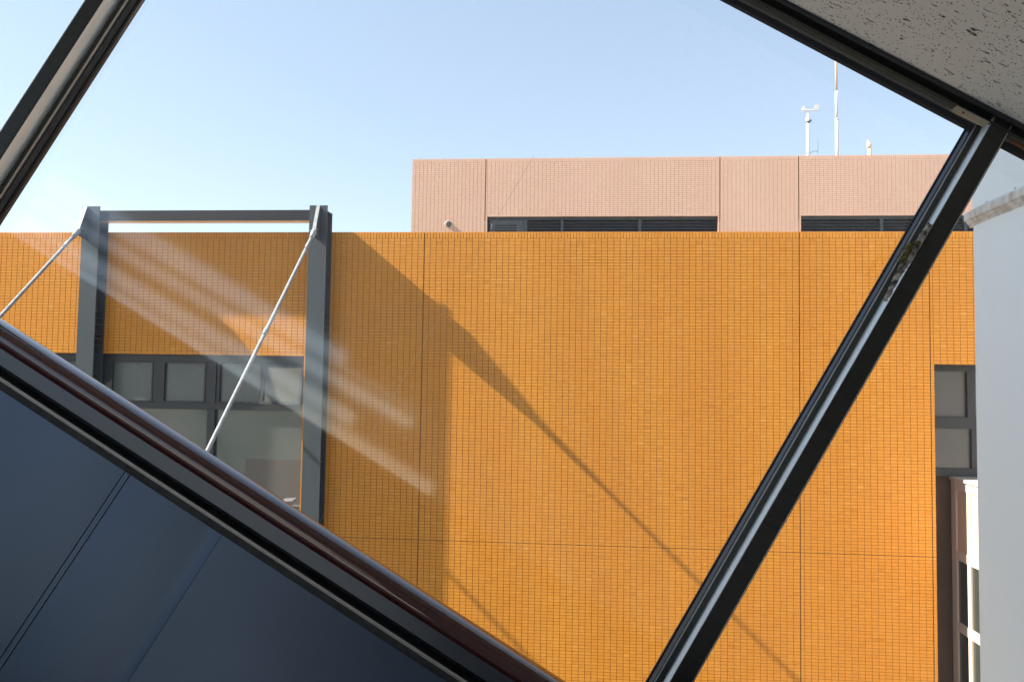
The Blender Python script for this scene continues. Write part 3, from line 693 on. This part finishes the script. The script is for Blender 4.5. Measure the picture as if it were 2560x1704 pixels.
# ---- top rail
def pr_(y0, Y): return pat(y0, Y)
p_trim0, p_trim1 = pc, pat(122, 2.165)
MB().prism([(2.163, p_trim0-.0005), (2.175, p_trim0-.0005), (2.175, p_trim1-.000), (2.165, p_trim1), (2.164, p_trim0-.004), (2.163, p_trim0-.004)], 0, T0, T1).build('ceiling_trim', M['gasket'], ww)
a1 = pat(141, yf); a2 = pat(146, yf+.005); a3 = pat(160, yr-.01); a4 = pat(167, yr)
MB().box(T0, T1, 2.24, 2.34, pc+.06, pc+.15).build('head_box', M['rubber'], ww)
MB().prism([(yf+.02, a1), (yf+.004, a1-.003), (yf, a1-.008), (yf, a2-.006), (yf+.006, a2-.012), (yr-.01, a3), (yr, a4), (2.262, a4), (2.30, a4+.03), (2.30, a1+.055), (2.24, a1+.055), (2.24, a1)], 0, T0, T1, smooth=False).build('top_rail', M['alu_grey'], ww)
b1 = pat(168.5, yr-.003); b2 = pat(171.5, yr-.003)
MB().box(T0, T1, yr-.003, yr+.02, b2, a4-.0003).build('bead_edge', M['alu_line'], ww)
c1_ = pat(187, yr+.03)
MB().box(T0, T1, yr+.03, YG+.003, c1_-.002, b2+.0).build('groove', M['rubber'], ww)
c2_ = pat(203, YG-.012)
MB().prism([(YG-.018, c1_), (YG-.030, c1_-.004), (YG-.028, c2_+.002), (YG-.014, c2_), (YG+.003, c2_+.010), (YG+.003, c1_)], 0, T0, T1).build('gasket', M['gasket'], ww)
# ---- bottom rail (hidden by the handrail) and outside cladding
MB().box(T0, T1, 2.2, 2.36, pB-.12, pB).build('bottom_rail', M['alu_grey'], ww)
# ---- glass
for c in (tL-2*sp, tL-sp, tL, tR, tR+sp):
    if c == tL: a, b = tL, tR
    else: a, b = c, c+sp
    MB().box(a+hw+.028, b-hw-.028, YG+.004, YG+.010, pB, pT+.02).build('glass_pane', M['glass'], ww)
# ---- corner clip plate, ochre strip, peeling tape and moss on the right mullion
def L(px, py, Y):
    t, p = tp(px, py, Y); return Vector((t, Y, p))
def plate(pts, Y, th, name, material, parent):
    top = [L(x, y, Y) for x, y in pts]; n = len(top)
    mb = MB(); mb.quadmesh([*top, *[v+Vector((0, th, 0)) for v in top]], [tuple(range(n)), tuple(range(2*n-1, n-1, -1))]+[(i, (i+1) % n, n+(i+1) % n, n+i) for i in range(n)])
    return mb.build(name, material, parent)
cp = plate([(2392.5, 264), (2476, 306), (2459.5, 316), (2378, 276.5)], 2.181, .006, 'corner_plate', M['clip'], ww)
sc_ = L(2408.3, 282.2, 2.181)
MB().tube([sc_+Vector((0, -.0015, 0)), sc_+Vector((0, .002, 0))], .0028, n=12).build('screw', M['rubber'], cp)
plate([(2396, 262.5), (2463, 295), (2461, 298.5), (2394, 266)], 2.185, .003, 'plate_slot', M['rubber'], ww)
plate([(2538, 340), (2640, 388), (2632, 408), (2530, 356)], yr-.012, .006, 'ochre_strip', M['orangeclip'], ww)
LO_ = -.030
def rough_strip(pts, Y, wj, name, material, hgt, n=60):
    """lumpy crust laid along a centre line given as (px, py, half width px)"""
    mb = MB(); rows = []; m = 9
    for i in range(n+1):
        f = i/n*(len(pts)-1); k = min(int(f), len(pts)-2); u = f-k
        x, y, w_ = [pts[k][j]*(1-u)+pts[k+1][j]*u for j in range(3)]
        row = []
        for j in range(m+1):
            s = j/m*2-1; e = random.uniform(-1, 1)*wj
            q = L(x+s*w_+e*.8, y+s*w_*.5+e*.8, Y+LO_); q.y -= LO_+.0
            env = max(0, 1-s*s)**.5*min(1, i/4, (n-i)/4)
            q.y -= hgt*env*random.uniform(.35, 1.25); row.append(q)
        rows.append(row)
    vs = [v for r in rows for v in r]
    mb.quadmesh(vs, [(i*(m+1)+j, i*(m+1)+j+1, (i+1)*(m+1)+j+1, (i+1)*(m+1)+j) for i in range(n) for j in range(m)])
    return mb.build(name, material, ww)
rough_strip([(2334, 556, 5), (2318, 580, 7), (2300, 606, 8), (2284, 632, 9), (2268, 656, 9), (2254, 676, 8), (2240, 702, 6.5), (2226, 730, 6), (2214, 752, 4)], 2.1885, 1.6, 'peeling_tape', M['flake'], .006)
rough_strip([(2306, 602, 3), (2288, 606, 8), (2276, 618, 9), (2266, 636, 9), (2258, 650, 8), (2250, 656, 4)], 2.184, 1.5, 'moss_clump', M['moss'], .012)

def lean(ob):
    oz = ORG[ob.name][2] if ob.name in ORG else 0
    for v in ob.data.vertices: v.co.y += (PREF-(v.co.z+oz))*LEAN
for ob in [o for o in bpy.data.objects if o.type == 'MESH' and (o.parent == ww or (o.parent and o.parent.parent == ww))]:
    if ob.name.split('.')[0] in ('mullion', 'reveal_strip', 'stop_bead', 'bead_edge', 'gasket', 'glazing_edge', 'glass_pane', 'peeling_tape', 'moss_clump', 'moss_crumb'):
        if ob.parent == ww and ob.name.split('.')[0] in ('gasket', 'bead_edge'): continue
        lean(ob)
# thin wire stretched in front of the glass outside
w0, w1 = L(1335, 388, 2.42), L(790, 1320, 2.42)
wi = empty('thin_wire', tuple(w1), 'hair thin pale wire slanting across the clear pane in front of the orange wall', 'wire', slope=True)
dd = (w0-w1); MB().tube([w1-dd*.15, w1+dd*.5, w0+dd*.0], .0004, n=6).build('strand', M['white'], wi)

# ---- escalator: handrails, balustrades, steps
es = empty('escalator', (0, 1.1, -1.6), 'escalator with an oxblood rubber handrail over blue black steel side panels, lower left', 'escalator', slope=True)
XR = 495.7
def pe(dy, Y): return tp(XR, 1119.9+dy, Y)[1]
HY = 1.70
ph = (pe(2, HY)+pe(70, HY-.02))/2
def hand(yc, s):
    ell = []
    for k in range(48):
        a = 2*math.pi*k/48; cx_ = math.copysign(abs(math.cos(a))**.75, math.cos(a)); sx_ = math.copysign(abs(math.sin(a))**.72, math.sin(a))
        ell.append((yc+.039*cx_, ph+.0245*sx_))
    h_ = MB().prism(ell, 0, T0, T1, smooth=True); 
    ob = h_.build('handrail', M['handrail'], es)
    k = s   # s=-1: visible side faces the viewer (far balustrade) ; +1 mirrored
    yy = lambda v: yc + k*(v-HY)
    z1 = pe(73, HY-.018); z2 = pe(112, HY-.022); z3 = pe(144.5, HY-.05)
    MB().prism([(yy(HY-.026), ph-.012), (yy(HY-.026), z2), (yy(HY-.020), z2-.004), (yy(HY+.03), z2-.004), (yy(HY+.03), ph-.012)], 0, T0, T1).build('handrail_guide', M['skirt'], es)
    MB().prism([(yy(HY-.012), z2-.0045), (yy(HY-.012), z3), (yy(HY+.03), z3), (yy(HY+.03), z2-.0045)], 0, T0, T1).build('guide_channel', M['rubber'], es)
    za, zb__ = pe(144.5, HY-.05), pe(153.5, HY-.05)
    h2 = za-zb__
    MB().prism([(yy(HY-.0505), za), (yy(HY-.052), za-h2*.2), (yy(HY-.052), za-h2*.5), (yy(HY-.0475), za-h2*.54), (yy(HY-.0475), za-h2*.74), (yy(HY-.052), za-h2*.78), (yy(HY-.052), zb__), (yy(HY-.047), zb__), (yy(HY-.047), za)], 0, T0, T1).build('bright_trim', M['alu_line'], es)
    MB().prism([(yy(HY-.0465), za-.0008), (yy(HY-.0465), zb__+.0005), (yy(HY+.02), zb__+.0005), (yy(HY+.02), za+.0003), (yy(HY-.0125), za+.0003)], 0, T0, T1).build('trim_ledge', M['rubber'], es)
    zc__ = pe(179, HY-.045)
    MB().prism([(yy(HY-.046), zb__-.0005), (yy(HY-.043), zc__), (yy(HY+.02), zc__), (yy(HY+.02), zb__-.0005)], 0, T0, T1).build('black_band', M['rubber'], es)  # black strip between the bright trim and the side panels
    return zc__, yy
zc__, yy = hand(HY, 1)
# panels lean towards the steps; joints where the photo shows them
PH = 1.0; RT = .12
def panel_y(p): return HY-.038-(zc__-p)*RT
tj1 = tp(300, 1187, HY-.04)[0]; tj1b = tp(318, 1187, HY-.04)[0]; tj2 = tp(553, 1338, HY-.04)[0]
gapw = .0025
def pan(t0, t1):
    N = max(6, int((t1-t0)/.02)); vs = []
    for i in range(N+1):
        t = t0+(t1-t0)*i/N; e = min(t-t0, t1-t)
        b_ = (.010 if min(abs(t-tj1), abs(t-tj1b)) < .25 else .002)*(1-min(e/.22, 1))**2 + .0006*math.sin(t*7)
        for k in range(9):
            p = zc__-.001-(PH-.001)*k/8
            vs.append((t, panel_y(p)+b_+.0008*math.sin(t*4.3+p*9), p))
    nf = len(vs); vs += [(t, y+.018, p) for t, y, p in vs]; fs = []
    for i in range(N):
        for k in range(8): a = i*9+k; fs += [(a, a+1, a+10, a+9), (nf+a+9, nf+a+10, nf+a+1, nf+a)]
        for k in (0, 8): a = i*9+k; fs.append((a, a+9, nf+a+9, nf+a))
    for i in (0, N):
        for k in range(8): a = i*9+k; fs.append((a, a+1, nf+a+1, nf+a))
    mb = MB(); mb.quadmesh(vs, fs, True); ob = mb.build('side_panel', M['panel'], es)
    ob.data.set_sharp_from_angle(angle=math.radians(35)); return ob
w_ = tj2-tj1b
cuts = [T0]
t = tj1
left = []
while t > T0+1.3: t -= 1.35; left.append(t)
cuts = [T0]+left[::-1]+[tj1, tj1b, tj2]
t = tj2
while t < T1-1.3: t += 1.35; cuts.append(t)
cuts.append(T1)
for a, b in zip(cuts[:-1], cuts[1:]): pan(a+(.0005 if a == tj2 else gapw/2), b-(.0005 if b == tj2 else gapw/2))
MB().prism([(panel_y(zc__-.001)+.021, zc__-.002), (panel_y(zc__-PH)+.021, zc__-PH), (panel_y(zc__-PH)+.05, zc__-PH), (panel_y(zc__-.001)+.05, zc__-.002)], 0, T0, T1).build('panel_backing', M['rubber'], es)
yb = panel_y(zc__-PH)
st = MB(); R_ = Matrix.Rotation(-A30, 4, 'Y')
n = int((T1-T0)/.4)
for i in range(n):
    c = T0+i*.4+.2; z = zc__-PH-.02
    # a step: tread level in the world, so turned back by the slope
    cor = [Vector((-.2, 0, -.20)), Vector((.2, 0, -.20)), Vector((.2, 0, 0)), Vector((-.2, 0, 0))]
    prof = [((R_ @ v).x+c, (R_ @ v).z+z+.05) for v in cor]
    st.prism(prof, 1, .68, yb-.02)
st.build('steps', M['step'], es, fix=False)
MB().box(T0, T1, .3, 2.2, zc__-PH-.75, zc__-PH-.5).build('truss_base', M['skirt'], es)
# decking between balustrade and window
MB().box(T0, T1, HY+.03, 2.2, pB-.13, pB-.02).build('outer_decking', M['skirt'], es)
# ---- the near wall of the tube: solid above, low openings and rails added to reflect as streaks in the glass
nw = empty('near_side_wall', (0, -1.3, -2.6), 'wall of the escalator tube behind the viewer with unseen low openings added for reflections', 'wall', slope=True)
MB().box(T0, T1, -1.42, -1.3, -.40, pc).build('upper_panel', M['inner'], nw)
MB().box(T0, T1, -1.42, -1.3, -2.6, -2.1).build('lower_panel', M['inner'], nw)
rl = [(-.50, .05, .16), (-.66, .09, .10), (-.86, .03, .12), (-1.02, .14, .16), (-1.30, .04, .06), (-1.52, .18, .12)]
lev = [-.40] + [r[0] for r in rl] + [-2.1]; ends = [-1.6, -.9, -1.3, -.5, -.9, -.4, -.1]
for k in range(7): MB().box(ends[k], 3.2+.3*(k % 3), -1.42, -1.3-.002*(k % 2), lev[k+1], lev[k]).build('solid_panel', M['inner'], nw)  # staggered panels added so the reflected streaks end unevenly
for (a, h, sl) in rl:
    MB().quadmesh([(T0, -1.38, a-sl), (T1, -1.38, a+sl), (T1, -1.34, a+sl), (T0, -1.34, a-sl), (T0, -1.38, a-sl-h), (T1, -1.38, a+sl-h), (T1, -1.34, a+sl-h), (T0, -1.34, a-sl-h)],
                  [(0,1,2,3), (7,6,5,4), (0,4,5,1), (1,5,6,2), (2,6,7,3), (3,7,4,0)]).build('rail', M['alu_grey'], nw)
fl_ = slope_obj('floor', MB().box(T0, T1, -1.3, 2.3, -3.0, -2.6), M['inner']); tag(fl_, kind='structure')
ow = slope_obj('tube_side_cladding', MB().box(T0, T1, 2.3, 2.42, -2.9, pB-.12), M['alu_grey']); tag(ow, kind='structure')
